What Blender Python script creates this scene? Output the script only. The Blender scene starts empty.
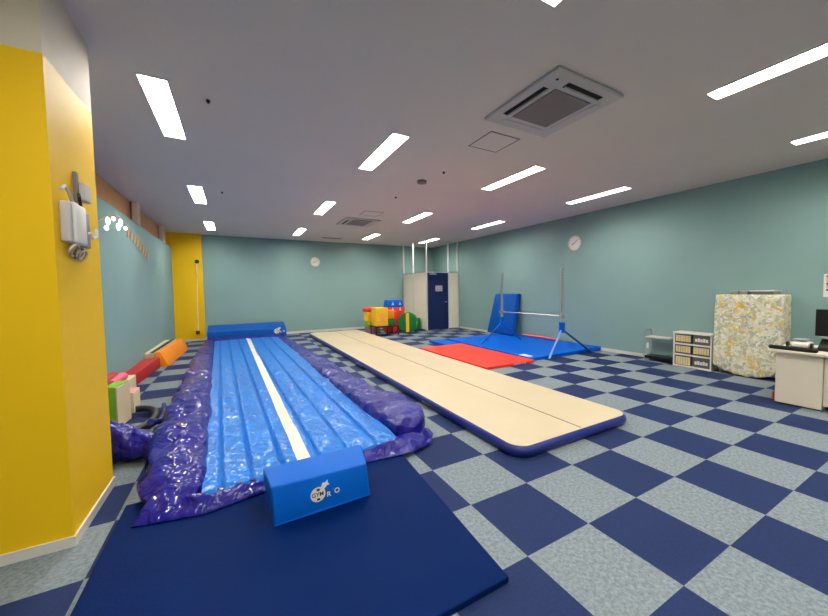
import bpy, bmesh, math, random
from mathutils import Vector, Matrix, noise
random.seed(7)
S = bpy.context.scene
COL = S.collection
# ------------------------------------------------------------ camera
XR, YF, ZC = 5.85, 10.48, 3.146          # right wall, far wall, ceiling
cd = bpy.data.cameras.new('camera'); cam = bpy.data.objects.new('camera', cd); COL.objects.link(cam)
cd.sensor_width = 36.0; cd.lens = 340.9*36/828
cd.shift_x = (414-427.97)/828; cd.shift_y = (306.63-308)/828
cd.clip_start = 0.02; cd.clip_end = 100
_F = Vector((0.48963, 0.87056, -0.04888)); _R = Vector((0.8712, -0.49074, -0.01338)); _U = Vector((0.03563, 0.03603, 0.99872))
cam.matrix_world = Matrix(((_R.x,_U.x,-_F.x,-1.294),(_R.y,_U.y,-_F.y,-1.7613),(_R.z,_U.z,-_F.z,1.4117),(0,0,0,1)))
S.camera = cam
# ------------------------------------------------------------ world, exposure
w = bpy.data.worlds.new('world'); S.world = w; w.use_nodes = True
w.node_tree.nodes['Background'].inputs[0].default_value = (0.8,0.85,0.9,1)
w.node_tree.nodes['Background'].inputs[1].default_value = 0.05
S.view_settings.view_transform = 'Standard'; S.view_settings.look = 'None'
S.view_settings.exposure = 0.06; S.view_settings.gamma = 1.0; S.view_settings.use_curve_mapping = False
LAMP = 66.0           # emission of the ceiling diffusers
COLX = [-1.82,.38,2.57,4.72]; ROWY = [-4.05,-.86,2.38,5.6,8.82]; LW, LL = .096, .61     # strip light grid and half sizes

# ------------------------------------------------------------ helpers
def s2l(c):
    return tuple(((x/255)/12.92 if x/255 <= .04045 else ((x/255+.055)/1.055)**2.4) for x in c)
def mat(name, rgb, rough=0.6, spec=0.3, metal=0.0, var=0.06, scale=6.0, bump=0.0, bscale=60.0, coat=0.0, trans=0.0, alpha=1.0):
    """principled material; rgb in sRGB 0..255, gentle procedural variation"""
    m = bpy.data.materials.new(name); m.use_nodes = True; nt = m.node_tree; N = nt.nodes; L = nt.links
    b = N['Principled BSDF']; c = s2l(rgb)
    tc = N.new('ShaderNodeTexCoord'); no = N.new('ShaderNodeTexNoise'); no.inputs['Scale'].default_value = scale; no.inputs['Detail'].default_value = 4
    L.new(tc.outputs['Object'], no.inputs['Vector'])
    cr = N.new('ShaderNodeValToRGB'); cr.color_ramp.elements[0].position = .3; cr.color_ramp.elements[1].position = .7
    cr.color_ramp.elements[0].color = (*[x*(1-var) for x in c],1); cr.color_ramp.elements[1].color = (*[min(1,x*(1+var)) for x in c],1)
    L.new(no.outputs['Fac'], cr.inputs['Fac']); L.new(cr.outputs['Color'], b.inputs['Base Color'])
    b.inputs['Roughness'].default_value = rough; b.inputs['Specular IOR Level'].default_value = spec; b.inputs['Metallic'].default_value = metal
    b.inputs['Coat Weight'].default_value = coat; b.inputs['Coat Roughness'].default_value = .08
    b.inputs['Transmission Weight'].default_value = trans; b.inputs['Alpha'].default_value = alpha
    if bump:
        n2 = N.new('ShaderNodeTexNoise'); n2.inputs['Scale'].default_value = bscale; n2.inputs['Detail'].default_value = 3
        L.new(tc.outputs['Object'], n2.inputs['Vector'])
        bp = N.new('ShaderNodeBump'); bp.inputs['Strength'].default_value = bump; bp.inputs['Distance'].default_value = .01
        L.new(n2.outputs['Fac'], bp.inputs['Height']); L.new(bp.outputs['Normal'], b.inputs['Normal'])
    return m
def emit(name, rgb, strength):
    m = bpy.data.materials.new(name); m.use_nodes = True; b = m.node_tree.nodes['Principled BSDF']
    b.inputs['Base Color'].default_value = (.9,.9,.9,1); b.inputs['Emission Color'].default_value = (*rgb,1); b.inputs['Emission Strength'].default_value = strength
    return m
def BM(): return bmesh.new()
def box(bm, x0,x1,y0,y1,z0,z1, bev=0.0, seg=2):
    x0,x1=min(x0,x1),max(x0,x1); y0,y1=min(y0,y1),max(y0,y1); z0,z1=min(z0,z1),max(z0,z1)
    return hexa(bm, [(x0,y0,z0),(x1,y0,z0),(x1,y1,z0),(x0,y1,z0),(x0,y0,z1),(x1,y0,z1),(x1,y1,z1),(x0,y1,z1)], bev, seg)
def hexa(bm, c, bev=0.0, seg=2):
    """eight corners: bottom ring then top ring, counter-clockwise from above"""
    v = [bm.verts.new(p) for p in c]
    fs = [bm.faces.new([v[i] for i in f]) for f in ((3,2,1,0),(4,5,6,7),(0,1,5,4),(1,2,6,5),(2,3,7,6),(3,0,4,7))]
    if bev:
        es = list({e for f in fs for e in f.edges})
        bmesh.ops.bevel(bm, geom=es, offset=bev, segments=seg, affect='EDGES', profile=.5, clamp_overlap=True)
    return v
def tube(bm, pts, r, seg=10, closed=False, cap=True):
    pts = [Vector(p) for p in pts]; n = len(pts); rings = []
    rr = r if isinstance(r,(list,tuple)) else [r]*n
    up = Vector((0,0,1)); prev = None
    for i,p in enumerate(pts):
        if closed: t = (pts[(i+1)%n]-pts[i-1]).normalized()
        else: t = (pts[min(i+1,n-1)]-pts[max(i-1,0)]).normalized()
        if prev is None:
            a = t.cross(up) if abs(t.z) < .95 else t.cross(Vector((1,0,0)))
        else: a = prev - t*prev.dot(t)
        a.normalize(); prev = a; b = t.cross(a)
        rings.append([bm.verts.new(p + (a*math.cos(k*2*math.pi/seg)+b*math.sin(k*2*math.pi/seg))*rr[i]) for k in range(seg)])
    m = n if closed else n-1
    for i in range(m):
        A,B = rings[i], rings[(i+1)%n]
        for k in range(seg): bm.faces.new((A[k],A[(k+1)%seg],B[(k+1)%seg],B[k]))
    if cap and not closed:
        bm.faces.new(rings[0][::-1]); bm.faces.new(rings[-1])
def cyl(bm, p, q, r, seg=20): tube(bm, [p,q], r, seg)
def ring_slab(bm, outline, z0, z1):
    """prism over a counter-clockwise outline"""
    a = [bm.verts.new((x,y,z0)) for x,y in outline]; b = [bm.verts.new((x,y,z1)) for x,y in outline]; n = len(a)
    bm.faces.new(a[::-1]); bm.faces.new(b)
    for i in range(n): bm.faces.new((a[i],a[(i+1)%n],b[(i+1)%n],b[i]))
def obj(name, bm, m, parent=None, smooth=False, kind=None, local=False):
    bmesh.ops.recalc_face_normals(bm, faces=bm.faces)
    me = bpy.data.meshes.new(name); bm.to_mesh(me); bm.free()
    if smooth:
        for p in me.polygons: p.use_smooth = True
    me.materials.append(m)
    o = bpy.data.objects.new(name, me); COL.objects.link(o)
    if parent is not None: adopt(o, parent, local)
    if kind: o['kind'] = kind
    if smooth and smooth != 'all':
        try: me.set_sharp_from_angle(angle=math.radians(38))
        except Exception: pass
    return o
WORLD = {}
def adopt(o, parent, local=False):
    o.parent = parent
    if not local: o.matrix_parent_inverse = Matrix.Translation(-WORLD.get(parent.name, Vector((0,0,0))))
    WORLD[o.name] = WORLD.get(parent.name, Vector((0,0,0))) if not local else Vector((0,0,0))
    if not local: WORLD[o.name] = Vector((0,0,0))
def thing(name, label, cat, loc=(0,0,0), group=None, rz=0):
    o = bpy.data.objects.new(name, None); COL.objects.link(o); o.location = loc; o.rotation_euler = (0,0,rz)
    o.empty_display_size = .1; WORLD[o.name] = Vector(loc)
    tag(o, label, cat, group); return o
def tag(o, label, cat, group=None):
    o['label'] = label; o['category'] = cat
    if group: o['group'] = group
    return o
def dup(root, loc, label=None, group=None, rz=None):
    r = root.copy(); COL.objects.link(r); r.location = loc
    if rz is not None: r.rotation_euler = (0,0,rz)
    if label: r['label'] = label
    if group: r['group'] = group
    for ch in list(root.children):
        c = ch.copy(); COL.objects.link(c); c.parent = r; c.matrix_parent_inverse = ch.matrix_parent_inverse.copy()
        for g in list(ch.children):
            d = g.copy(); COL.objects.link(d); d.parent = c; d.matrix_parent_inverse = g.matrix_parent_inverse.copy()
    return r
def text(name, body, size, m, parent, mw, extrude=.002):
    cu = bpy.data.curves.new(name, 'FONT'); cu.body = body; cu.size = size; cu.extrude = extrude; cu.align_x = 'CENTER'; cu.align_y = 'CENTER'; cu.offset = size*.012
    tmp = bpy.data.objects.new(name, cu); COL.objects.link(tmp); bpy.context.view_layer.update()
    me = bpy.data.meshes.new_from_object(tmp.evaluated_get(bpy.context.evaluated_depsgraph_get())); me.name = name
    bpy.data.objects.remove(tmp); bpy.data.curves.remove(cu); me.materials.clear(); me.materials.append(m); me.transform(mw)
    o = bpy.data.objects.new(name, me); COL.objects.link(o); adopt(o, parent); return o
def nz(x,y,z,s=1.0): return noise.noise(Vector((x*s,y*s,z*s)))

# ------------------------------------------------------------ materials
M = {}
M['teal'] = mat('teal_wall_paint', (129,160,158), .75, .2, var=.02, scale=1.5, bump=.05, bscale=200)
M['yellow'] = mat('yellow_wall_paint', (234,188,8), .6, .3, var=.02, scale=1.5, bump=.05, bscale=200)
M['cream_paint'] = mat('cream_upper_paint', (205,196,178), .7, .2, var=.02)
M['ceiling'] = mat('ceiling_paint', (216,207,198), .9, .1, var=.015, scale=1)
M['tan'] = mat('tan_upper_paint', (216,162,112), .8, .2, var=.03)
M['post'] = mat('pale_post_paint', (225,200,170), .6, .3)
M['baseboard'] = mat('white_baseboard', (206,204,196), .5, .3, var=.02)
M['white'] = mat('white_plastic', (226,224,216), .4, .4, var=.02)
M['trim_white'] = mat('white_enamel', (190,186,182), .5, .3, var=.02)
M['grille'] = mat('grey_grille', (128,122,118), .7, .2, var=.03)
M['dark'] = mat('dark_slot', (34,34,36), .7, .2)
M['black'] = mat('black_plastic', (18,18,20), .35, .4)
M['grey'] = mat('grey_plastic', (140,142,144), .5, .4)
M['steel'] = mat('brushed_steel', (196,198,198), .3, .5, metal=.85, var=.04)
M['polewhite'] = mat('pale_steel', (225,228,226), .35, .5, metal=.3, var=.03)
M['panel'] = mat('cream_panel', (248,240,218), .55, .3, var=.02, scale=3)
M['navydoor'] = mat('navy_door_laminate', (18,34,88), .4, .4, var=.03)
M['navymat'] = mat('navy_mat_vinyl', (0,28,80), .6, .05, var=.06, scale=3, bump=.15, bscale=90)
M['blue'] = mat('blue_vinyl', (0,92,192), .5, .15, var=.04, scale=4, bump=.08, bscale=50)
M['bluedark'] = mat('deep_blue_vinyl', (0,76,160), .5, .15, var=.04, scale=4, bump=.08, bscale=50)
M['bluemat'] = mat('blue_mat_vinyl', (0,88,192), .55, .1, var=.04, scale=4, bump=.08, bscale=50)
M['red'] = mat('red_mat_vinyl', (232,52,30), .45, .35, var=.03, bump=.05)
M['darkred'] = mat('dark_red_foam', (178,30,36), .5, .35, var=.04)
M['maroon'] = mat('maroon_metal', (96,20,24), .4, .4)
M['orange'] = mat('orange_foam', (240,140,22), .5, .35, var=.04)
M['yellowfoam'] = mat('yellow_foam', (242,190,30), .5, .35, var=.04)
M['green'] = mat('green_foam', (20,116,54), .5, .35, var=.04)
M['lime'] = mat('lime_foam', (128,176,44), .5, .35, var=.04)
M['creamfoam'] = mat('cream_foam', (220,204,170), .55, .3, var=.04)
M['pink'] = mat('pink_foam', (234,100,124), .5, .35, var=.04)
M['redfoam'] = mat('red_foam', (226,64,44), .5, .35, var=.04)
M['airtop'] = mat('cream_airtrack_top', (196,182,152), .42, .35, var=.025, scale=2, bump=.04, bscale=150)
M['airside'] = mat('navy_airtrack_side', (24,38,116), .35, .45, var=.05)
M['seam'] = mat('grey_seam', (96,84,88), .5, .3)
M['hose'] = mat('black_hose', (30,34,44), .4, .4, bump=.5, bscale=80)
M['reflector'] = emit('reflector_added_glow', (1,.9,.75), 1.2)  # emission added so the white reflectors look overexposed; they are no lamps
M['gold'] = mat('orange_card', (226,170,104), .5, .3)
M['glass'] = mat('clear_plastic', (225,232,232), .08, .5, trans=.85, var=.0)
M['drawer'] = mat('smoky_drawer_plastic', (88,88,88), .3, .5, var=.05)
M['basket'] = mat('cream_basket', (218,200,150), .55, .3, var=.05)
M['desk'] = mat('beige_desk', (222,212,192), .45, .35, var=.015)
M['pinktint'] = mat('sign_pink', (226,168,150), .6, .2)
M['brown'] = mat('sign_brown', (108,70,62), .6, .2)
M['ink'] = mat('dark_ink', (28,34,60), .5, .2)
M['lilac'] = mat('lilac_print', (170,160,190), .5, .2)

def m_carpet():
    m = bpy.data.materials.new('checker_carpet_tiles'); m.use_nodes = True; nt = m.node_tree; N = nt.nodes; L = nt.links; b = N['Principled BSDF']
    tc = N.new('ShaderNodeTexCoord'); mp = N.new('ShaderNodeMapping'); mp.inputs['Location'].default_value = (0,0,.25)
    L.new(tc.outputs['Object'], mp.inputs['Vector'])
    def tone(c, v, sc):
        c = s2l(c); no = N.new('ShaderNodeTexNoise'); no.inputs['Scale'].default_value = sc; no.inputs['Detail'].default_value = 6; no.inputs['Roughness'].default_value = .75
        L.new(tc.outputs['Object'], no.inputs['Vector']); cr = N.new('ShaderNodeValToRGB')
        cr.color_ramp.elements[0].position = .36; cr.color_ramp.elements[1].position = .64
        cr.color_ramp.elements[0].color = (*[x*(1-v) for x in c],1); cr.color_ramp.elements[1].color = (*[x*(1+v) for x in c],1)
        L.new(no.outputs['Fac'], cr.inputs['Fac']); return cr
    a = tone((117,128,135), .30, 45); d = tone((30,44,84), .14, 60)
    ck = N.new('ShaderNodeTexChecker'); ck.inputs['Scale'].default_value = 2.0; L.new(mp.outputs['Vector'], ck.inputs['Vector'])
    L.new(a.outputs['Color'], ck.inputs['Color2']); L.new(d.outputs['Color'], ck.inputs['Color1'])
    # fine joints between tiles
    sx = N.new('ShaderNodeSeparateXYZ'); L.new(tc.outputs['Object'], sx.inputs[0]); mx = None
    for ax in ('X','Y'):
        pp = N.new('ShaderNodeMath'); pp.operation = 'PINGPONG'; pp.inputs[1].default_value = .25; L.new(sx.outputs[ax], pp.inputs[0])
        lt = N.new('ShaderNodeMath'); lt.operation = 'LESS_THAN'; lt.inputs[1].default_value = .002; L.new(pp.outputs[0], lt.inputs[0])
        if mx is None: mx = lt
        else:
            q = N.new('ShaderNodeMath'); q.operation = 'MAXIMUM'; L.new(mx.outputs[0], q.inputs[0]); L.new(lt.outputs[0], q.inputs[1]); mx = q
    sc = N.new('ShaderNodeMath'); sc.operation = 'MULTIPLY'; sc.inputs[1].default_value = 0.0; L.new(mx.outputs[0], sc.inputs[0])
    mix = N.new('ShaderNodeMixRGB'); mix.inputs['Color2'].default_value = (*s2l((60,70,96)),1)
    L.new(sc.outputs[0], mix.inputs['Fac']); L.new(ck.outputs['Color'], mix.inputs['Color1']); L.new(mix.outputs['Color'], b.inputs['Base Color'])
    b.inputs['Roughness'].default_value = .7; b.inputs['Specular IOR Level'].default_value = .12
    n2 = N.new('ShaderNodeTexNoise'); n2.inputs['Scale'].default_value = 180; L.new(tc.outputs['Object'], n2.inputs['Vector'])
    bp = N.new('ShaderNodeBump'); bp.inputs['Strength'].default_value = .25; bp.inputs['Distance'].default_value = .004
    L.new(n2.outputs['Fac'], bp.inputs['Height']); L.new(bp.outputs['Normal'], b.inputs['Normal'])
    return m
M['carpet'] = m_carpet()
def m_film(name, rgb, bscale, strength, rough=.12, var=.1, coat=.8, dist=.02, det=3):
    """crumpled glossy vinyl film"""
    m = mat(name, rgb, .5, .15, var=var, scale=5, coat=coat); nt = m.node_tree; N = nt.nodes; L = nt.links; b = N['Principled BSDF']
    b.inputs['Coat Roughness'].default_value = rough
    tc = N.new('ShaderNodeTexCoord'); n1 = N.new('ShaderNodeTexNoise'); n1.inputs['Scale'].default_value = bscale; n1.inputs['Detail'].default_value = det; n1.inputs['Distortion'].default_value = .6
    n2 = N.new('ShaderNodeTexVoronoi'); n2.inputs['Scale'].default_value = bscale*.8; n2.feature = 'SMOOTH_F1'
    L.new(tc.outputs['Object'], n1.inputs['Vector']); L.new(n1.outputs['Color'], n2.inputs['Vector'])
    sc = N.new('ShaderNodeVectorMath'); sc.operation = 'SCALE'; sc.inputs['Scale'].default_value = .07; L.new(n1.outputs['Color'], sc.inputs[0])
    mp = N.new('ShaderNodeVectorMath'); mp.operation = 'ADD'; L.new(tc.outputs['Object'], mp.inputs[0]); L.new(sc.outputs[0], mp.inputs[1]); L.new(mp.outputs[0], n2.inputs['Vector'])
    ad = N.new('ShaderNodeMath'); ad.operation = 'ADD'; L.new(n1.outputs['Fac'], ad.inputs[0]); L.new(n2.outputs['Distance'], ad.inputs[1])
    bp = N.new('ShaderNodeBump'); bp.inputs['Strength'].default_value = strength; bp.inputs['Distance'].default_value = dist
    L.new(ad.outputs[0], bp.inputs['Height']); L.new(bp.outputs['Normal'], b.inputs['Normal']); L.new(bp.outputs['Normal'], b.inputs['Coat Normal'])
    return m
M['film'] = m_film('blue_glossy_film', (0,110,204), 20, 1.0, rough=.025, dist=.0125, coat=.6, det=.5)
M['purple'] = m_film('indigo_glossy_vinyl', (16,8,124), 9, 1.0, rough=.04, dist=.034, coat=.6, det=2.5)
M['filmwhite'] = m_film('white_line_vinyl', (226,222,208), 16, .2, coat=.3)
def m_floral():
    m = bpy.data.materials.new('floral_cloth'); m.use_nodes = True; nt = m.node_tree; N = nt.nodes; L = nt.links; b = N['Principled BSDF']
    tc = N.new('ShaderNodeTexCoord'); base = None
    no = N.new('ShaderNodeTexNoise'); no.inputs['Scale'].default_value = 7; no.inputs['Detail'].default_value = 2; L.new(tc.outputs['Object'], no.inputs['Vector'])
    add = N.new('ShaderNodeMixRGB'); add.blend_type = 'ADD'; add.inputs['Fac'].default_value = .35; L.new(tc.outputs['Object'], add.inputs['Color1']); L.new(no.outputs['Color'], add.inputs['Color2'])
    cur = None; prev = (*s2l((222,218,194)),1)
    for sc, lo, col, seed in ((9,.26,(186,190,172),0),(13,.24,(166,174,166),3.1),(5,.12,(224,186,84),7.7),(8,.20,(206,198,140),5.2),(11,.2,(236,232,214),1.7)):
        mp = N.new('ShaderNodeMapping'); mp.inputs['Location'].default_value = (seed,seed*2,seed*.5); mp.inputs['Scale'].default_value = (1,1,1.6 if seed else .6); mp.inputs['Rotation'].default_value = (.6+seed,0,0)
        L.new(add.outputs['Color'], mp.inputs['Vector'])
        v = N.new('ShaderNodeTexVoronoi'); v.inputs['Scale'].default_value = sc; L.new(mp.outputs['Vector'], v.inputs['Vector'])
        r = N.new('ShaderNodeMapRange'); r.inputs['From Min'].default_value = lo+.22; r.inputs['From Max'].default_value = lo+.04; L.new(v.outputs['Distance'], r.inputs['Value'])
        mx = N.new('ShaderNodeMixRGB'); mx.inputs['Color2'].default_value = (*s2l(col),1); L.new(r.outputs['Result'], mx.inputs['Fac'])
        if cur is None: mx.inputs['Color1'].default_value = prev
        else: L.new(cur.outputs['Color'], mx.inputs['Color1'])
        cur = mx
    L.new(cur.outputs['Color'], b.inputs['Base Color']); b.inputs['Roughness'].default_value = .85; b.inputs['Specular IOR Level'].default_value = .15
    return m
M['floral'] = m_floral()
M['lamp'] = emit('lamp_diffuser', (1.0,.942,.855), LAMP)
M['housing'] = mat('lamp_housing_white', (240,238,232), .6, .3, var=.01)

# ------------------------------------------------------------ the setting
def struct(name, bm, m): return obj(name, bm, m, kind='structure')
XL, YB, XLOB = -2.85, -5.5, -2.97
b = BM(); box(b, XLOB-.1, XR+.1, YB-.1, YF+.1, -.1, 0); struct('floor', b, M['carpet'])
b = BM()
xs = sorted([XLOB-.1,XR+.1]+[x+d for x in COLX for d in (-LW,LW)]); ys = sorted([YB-.1,YF+.1]+[y+d for y in ROWY for d in (-LL,LL)])
for i in range(len(xs)-1):
    for j in range(len(ys)-1):
        if i%2 and j%2: continue                # opening for a recessed lamp
        box(b, xs[i],xs[i+1],ys[j],ys[j+1],ZC,ZC+.1)
bmesh.ops.remove_doubles(b, verts=b.verts, dist=1e-5)
struct('ceiling', b, M['ceiling'])
b = BM(); box(b, XR, XR+.1, YB, YF, 0, ZC); struct('wall_right', b, M['teal'])
b = BM(); box(b, XLOB, XR, YF, YF+.1, 0, ZC); struct('wall_far', b, M['teal'])
b = BM(); box(b, XLOB, XR, YB-.1, YB, 0, ZC); struct('wall_back', b, M['cream_paint'])
b = BM(); box(b, XL-.1, XL, YB, YF, 0, 2.715); struct('wall_left', b, M['teal'])
b = BM(); box(b, XLOB, XL-.1, YB, YF, 0, 2.70); box(b, XLOB-.1, XLOB, YB, YF, 0, ZC); struct('wall_left_upper', b, M['tan'])
for i,(y0,y1) in enumerate(((3.9,4.02),(6.58,6.82),(9.2,9.52))):
    b = BM(); box(b, XL-.09, XL-.01, y0, y1, 2.715, ZC); struct('trim_%d'%(i+1), b, M['post'])
b = BM(); box(b, XL-.1, XL+.006, 1.66, 10.3, 2.700, 2.716); struct('trim_4', b, M['teal'])
# near pillar: yellow up to 2.68 m, cream above
b = BM(); box(b, -3.4, -2.135, .84, 1.54, 0, 2.68); struct('pillar', b, M['yellow'])
b = BM(); box(b, -3.4, -2.135, .84, 1.54, 2.68, ZC); struct('pillar_top', b, M['cream_paint'])
b = BM(); box(b, -3.4, -2.13, 10.32, YF, 0, ZC); struct('pillar_far', b, M['yellow'])
b = BM(); box(b, -3.4, -2.125, .829, 1.551, 0, .058); struct('baseboard_pillar', b, M['baseboard'])
b = BM(); box(b, XR-.012, XR, YB, 8.55, 0, .065); struct('baseboard_right', b, M['baseboard'])
b = BM(); box(b, -2.13, 4.5, YF-.012, YF, 0, .075); struct('baseboard_far', b, M['baseboard'])
b = BM(); box(b, XL, XL+.012, 1.7, 10.3, 0, .065); struct('baseboard_left', b, M['baseboard'])
b = BM(); box(b, XL+.02, -2.13, 10.308, 10.32, 0, .05); struct('baseboard_far_pillar', b, M['baseboard'])

# ------------------------------------------------------------ ceiling strip lights
def make_light(label):
    t = thing('ceiling_strip_light', label, 'ceiling light', (0,0,ZC), group='recessed strip lights in the ceiling')
    w_, l_ = LW, LL
    b = BM(); f = .012
    box(b,-w_-f,-w_,-l_-f,l_+f,-.006,.0); box(b,w_,w_+f,-l_-f,l_+f,-.006,0); box(b,-w_,w_,-l_-f,-l_,-.006,0); box(b,-w_,w_,l_,l_+f,-.006,0)
    obj('frame', b, M['trim_white'], t, local=True)
    b = BM(); e = .002; D = .05
    box(b,-w_,-w_+e,-l_,l_,0,D+.01); box(b,w_-e,w_,-l_,l_,0,D+.01); box(b,-w_+e,w_-e,-l_,-l_+e,0,D+.01); box(b,-w_+e,w_-e,l_-e,l_,0,D+.01); box(b,-w_,w_,-l_,l_,D+.01,D+.015)
    obj('housing', b, M['housing'], t, local=True)
    b = BM(); box(b,-w_+e,w_-e,-l_+e,l_-e,D,D+.005); obj('diffuser', b, M['lamp'], t, local=True)
    return t
cols = [(-1.82,'leftmost row'),(.38,'second row from the left'),(2.57,'third row from the left'),(4.72,'row beside the right wall')]
rows = [(-4.05,'added unseen behind the camera'),(-.86,'nearest the camera'),(2.38,'second from the camera'),(5.6,'third from the camera'),(8.82,'nearest the far wall')]  # back row and leftmost near lamp are unseen, added for the lighting
proto = None
for ci,(x,cn) in enumerate(cols):
    for ri,(y,rn) in enumerate(rows):
        lab = 'glowing recessed strip light in the ceiling, %s, %s' % (cn, rn)
        if proto is None: proto = make_light(lab); o = proto; o.location = (x,y,ZC)
        else: o = dup(proto, (x,y,ZC), lab)
# ------------------------------------------------------------ air conditioners, hatches, detectors
def cassette(label, loc, hx, hy):
    t = thing('air_conditioner', label, 'air conditioner', loc, group='ceiling cassette air conditioners')
    b = BM(); box(b,-hx,hx,-hy,hy,-.03,0,.012); obj('panel', b, M['trim_white'], t, local=True)
    b = BM(); box(b,-.235,.235,-.26,.26,-.038,-.031)
    obj('intake_grille', b, M['grille'], t, local=True)
    for (x0,x1,y0,y1) in ((-hx+.08,-hx+.14,-.235,.265),(-.205,.25,-hy+.085,-hy+.155)):
        b = BM(); box(b,x0,x1,y0,y1,-.033,-.0305); o = obj('air_slot', b, M['dark'], t, local=True)
        b = BM()
        if x1-x0 < .2: box(b,x0+.045,x0+.058,y0+.01,y1-.01,-.05,-.033)
        else: box(b,x0+.01,x1-.01,y0+.045,y0+.058,-.05,-.033)
        obj('louvre', b, M['trim_white'], o, local=True)
    for (x0,x1,y0,y1) in ((hx-.13,hx-.07,-.27,.27),(-.27,.27,hy-.13,hy-.07)):
        b = BM(); box(b,x0,x1,y0,y1,-.034,-.0305); obj('closed_louvre', b, M['trim_white'], t, local=True)
    b = BM(); cyl(b,(-hx+.1,-hy+.1,-.034),(-hx+.1,-hy+.1,-.0305),.012,12); obj('indicator', b, M['dark'], t, local=True)
    return t
a1 = cassette('white square ceiling air conditioner with grey grille, the near one', (1.385,.57,ZC), .43, .46)
a2 = dup(a1, (1.45,6.65,ZC), 'white square ceiling air conditioner far off, near the far wall')
def hatch(label, cx, cy, s):
    t = thing('access_hatch', label, 'hatch', (cx,cy,ZC), group='square access hatches in the ceiling')
    b = BM(); f = .012
    box(b,-s,s,-s,-s+f,-.005,0); box(b,-s,s,s-f,s,-.005,0); box(b,-s,-s+f,-s+f,s-f,-.005,0); box(b,s-f,s,-s+f,s-f,-.005,0)
    obj('frame', b, M['grille'], t, local=True)
    b = BM(); box(b,-s+f,s-f,-s+f,s-f,-.003,0); obj('hatch_panel', b, M['ceiling'], t, local=True)
    return t
h = hatch('square ceiling hatch with thin grey outline beside the near air conditioner', 1.43, 1.44, .215)
dup(h, (1.43,5.62,ZC), 'small square ceiling hatch beside the far air conditioner')
b = BM(); box(b,-.3,.3,-.06,.06,-.012,0,.004); o = obj('ceiling_vent', b, M['grille']); o.location = (1.5,9.55,ZC); tag(o,'slim grey ceiling vent close to the far wall','vent')
b = BM(); cyl(b,(0,0,-.035),(0,0,0),.075,24); o = obj('smoke_detector', b, M['grille'], smooth=True); o.location = (1.35,3.08,ZC); tag(o,'round grey smoke detector in mid ceiling','smoke detector')
for i,(x,y,l) in enumerate(((-1.45,1.95,'by the nearest left strip light'),(-1.44,5.17,'by the second left strip light'),(1.44,2.57,'right of the round smoke detector'),(1.36,4.12,'beyond the round smoke detector'))):
    b = BM(); cyl(b,(0,0,-.02),(0,0,0),.016,16); cyl(b,(0,0,-.03),(0,0,-.02),.008,10); o = obj('sprinkler_head', b, M['dark'], smooth=True); o.location=(x,y,ZC)
    tag(o,'tiny dark sprinkler head in the ceiling '+l,'sprinkler','sprinkler heads in the ceiling')

# ------------------------------------------------------------ clocks
def clock(label, loc, rz, r):
    t = thing('wall_clock', label, 'clock', loc, rz=rz)      # local: faces -y
    b = BM(); tube(b,[(r*math.cos(a*math.pi/20)*.96,-.02,r*math.sin(a*math.pi/20)*.96) for a in range(40)],r*.07,8,closed=True); obj('rim', b, M['trim_white'], t, smooth=True, local=True)
    b = BM(); cyl(b,(0,-.02,0),(0,0,0),r*.95,40); obj('face', b, M['white'], t, smooth=True, local=True)
    for k in range(12):
        b = BM(); a = k*math.pi/6; c,s_ = math.cos(a),math.sin(a); ri,ro = r*.74,r*.86
        tube(b,[(c*ri,-.021,s_*ri),(c*ro,-.021,s_*ro)],.005,4); obj('hour_mark', b, M['ink'], t, local=True)
    for nm,a,l,wd in (('hour_hand',math.radians(205),r*.45,.008),('minute_hand',math.radians(38),r*.7,.005)):
        b = BM(); tube(b,[(0,-.026,0),(math.cos(a)*l,-.026,math.sin(a)*l)],wd,6); obj(nm, b, M['brown'], t, local=True)
    return t
clock('round white wall clock on the right wall', (XR,3.69,2.485), math.radians(90)*-1, .18)
clock('round white wall clock on the far wall', (1.13,YF,2.43), 0, .165)

# ------------------------------------------------------------ left wall garland, column bits, device
t = thing('garland', 'arched garland of white reflectors and orange tabs on the left teal wall', 'garland', (XL,5.9,2.4))
pts = [(4.45,2.30),(4.62,2.36),(4.88,2.46),(5.21,2.53),(5.51,2.55),(5.83,2.50),(6.15,2.46),(6.45,2.41),(6.75,2.36),(7.0,2.29),(7.26,2.21)]
b = BM(); tube(b,[(XL+.03,y-.22,z+.06) for y,z in pts],.003,6); obj('cord', b, M['gold'], t)
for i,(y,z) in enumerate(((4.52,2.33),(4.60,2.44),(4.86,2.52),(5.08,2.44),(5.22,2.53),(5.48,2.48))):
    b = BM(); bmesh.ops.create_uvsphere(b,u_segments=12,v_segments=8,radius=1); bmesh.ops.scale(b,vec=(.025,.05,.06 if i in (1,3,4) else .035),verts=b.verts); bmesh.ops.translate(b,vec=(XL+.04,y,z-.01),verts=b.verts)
    obj('reflector', b, M['reflector'], t, smooth=True)
for i in range(8):
    u = i/7; y = 5.75+u*1.4; z = 2.44-.25*u**1.2
    b = BM(); hexa(b,[(XL+.015,y-.07,z-.08),(XL+.025,y-.07,z-.08),(XL+.025,y-.02,z-.08),(XL+.015,y-.02,z-.08),(XL+.015,y,z+.06),(XL+.025,y,z+.06),(XL+.025,y+.05,z+.06),(XL+.015,y+.05,z+.06)])
    obj('paper_tab', b, M['gold'], t)
t = thing('wall_sensor', 'dark round sensor with a thin cord down the far yellow column', 'sensor', (-2.33,10.32,.25))
b = BM(); cyl(b,(-2.31,10.25,2.33),(-2.31,10.32,2.33),.055,20); obj('sensor_head', b, M['black'], t, smooth=True)
b = BM(); tube(b,[(-2.32,10.31,2.30),(-2.34,10.31,1.3),(-2.36,10.31,.3)],.008,6); obj('cord', b, M['white'], t)
b = BM(); box(b,-2.42,-2.32,10.29,10.32,.20,.30,.006); obj('outlet', b, M['maroon'], t); t.location.x += .06
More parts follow.
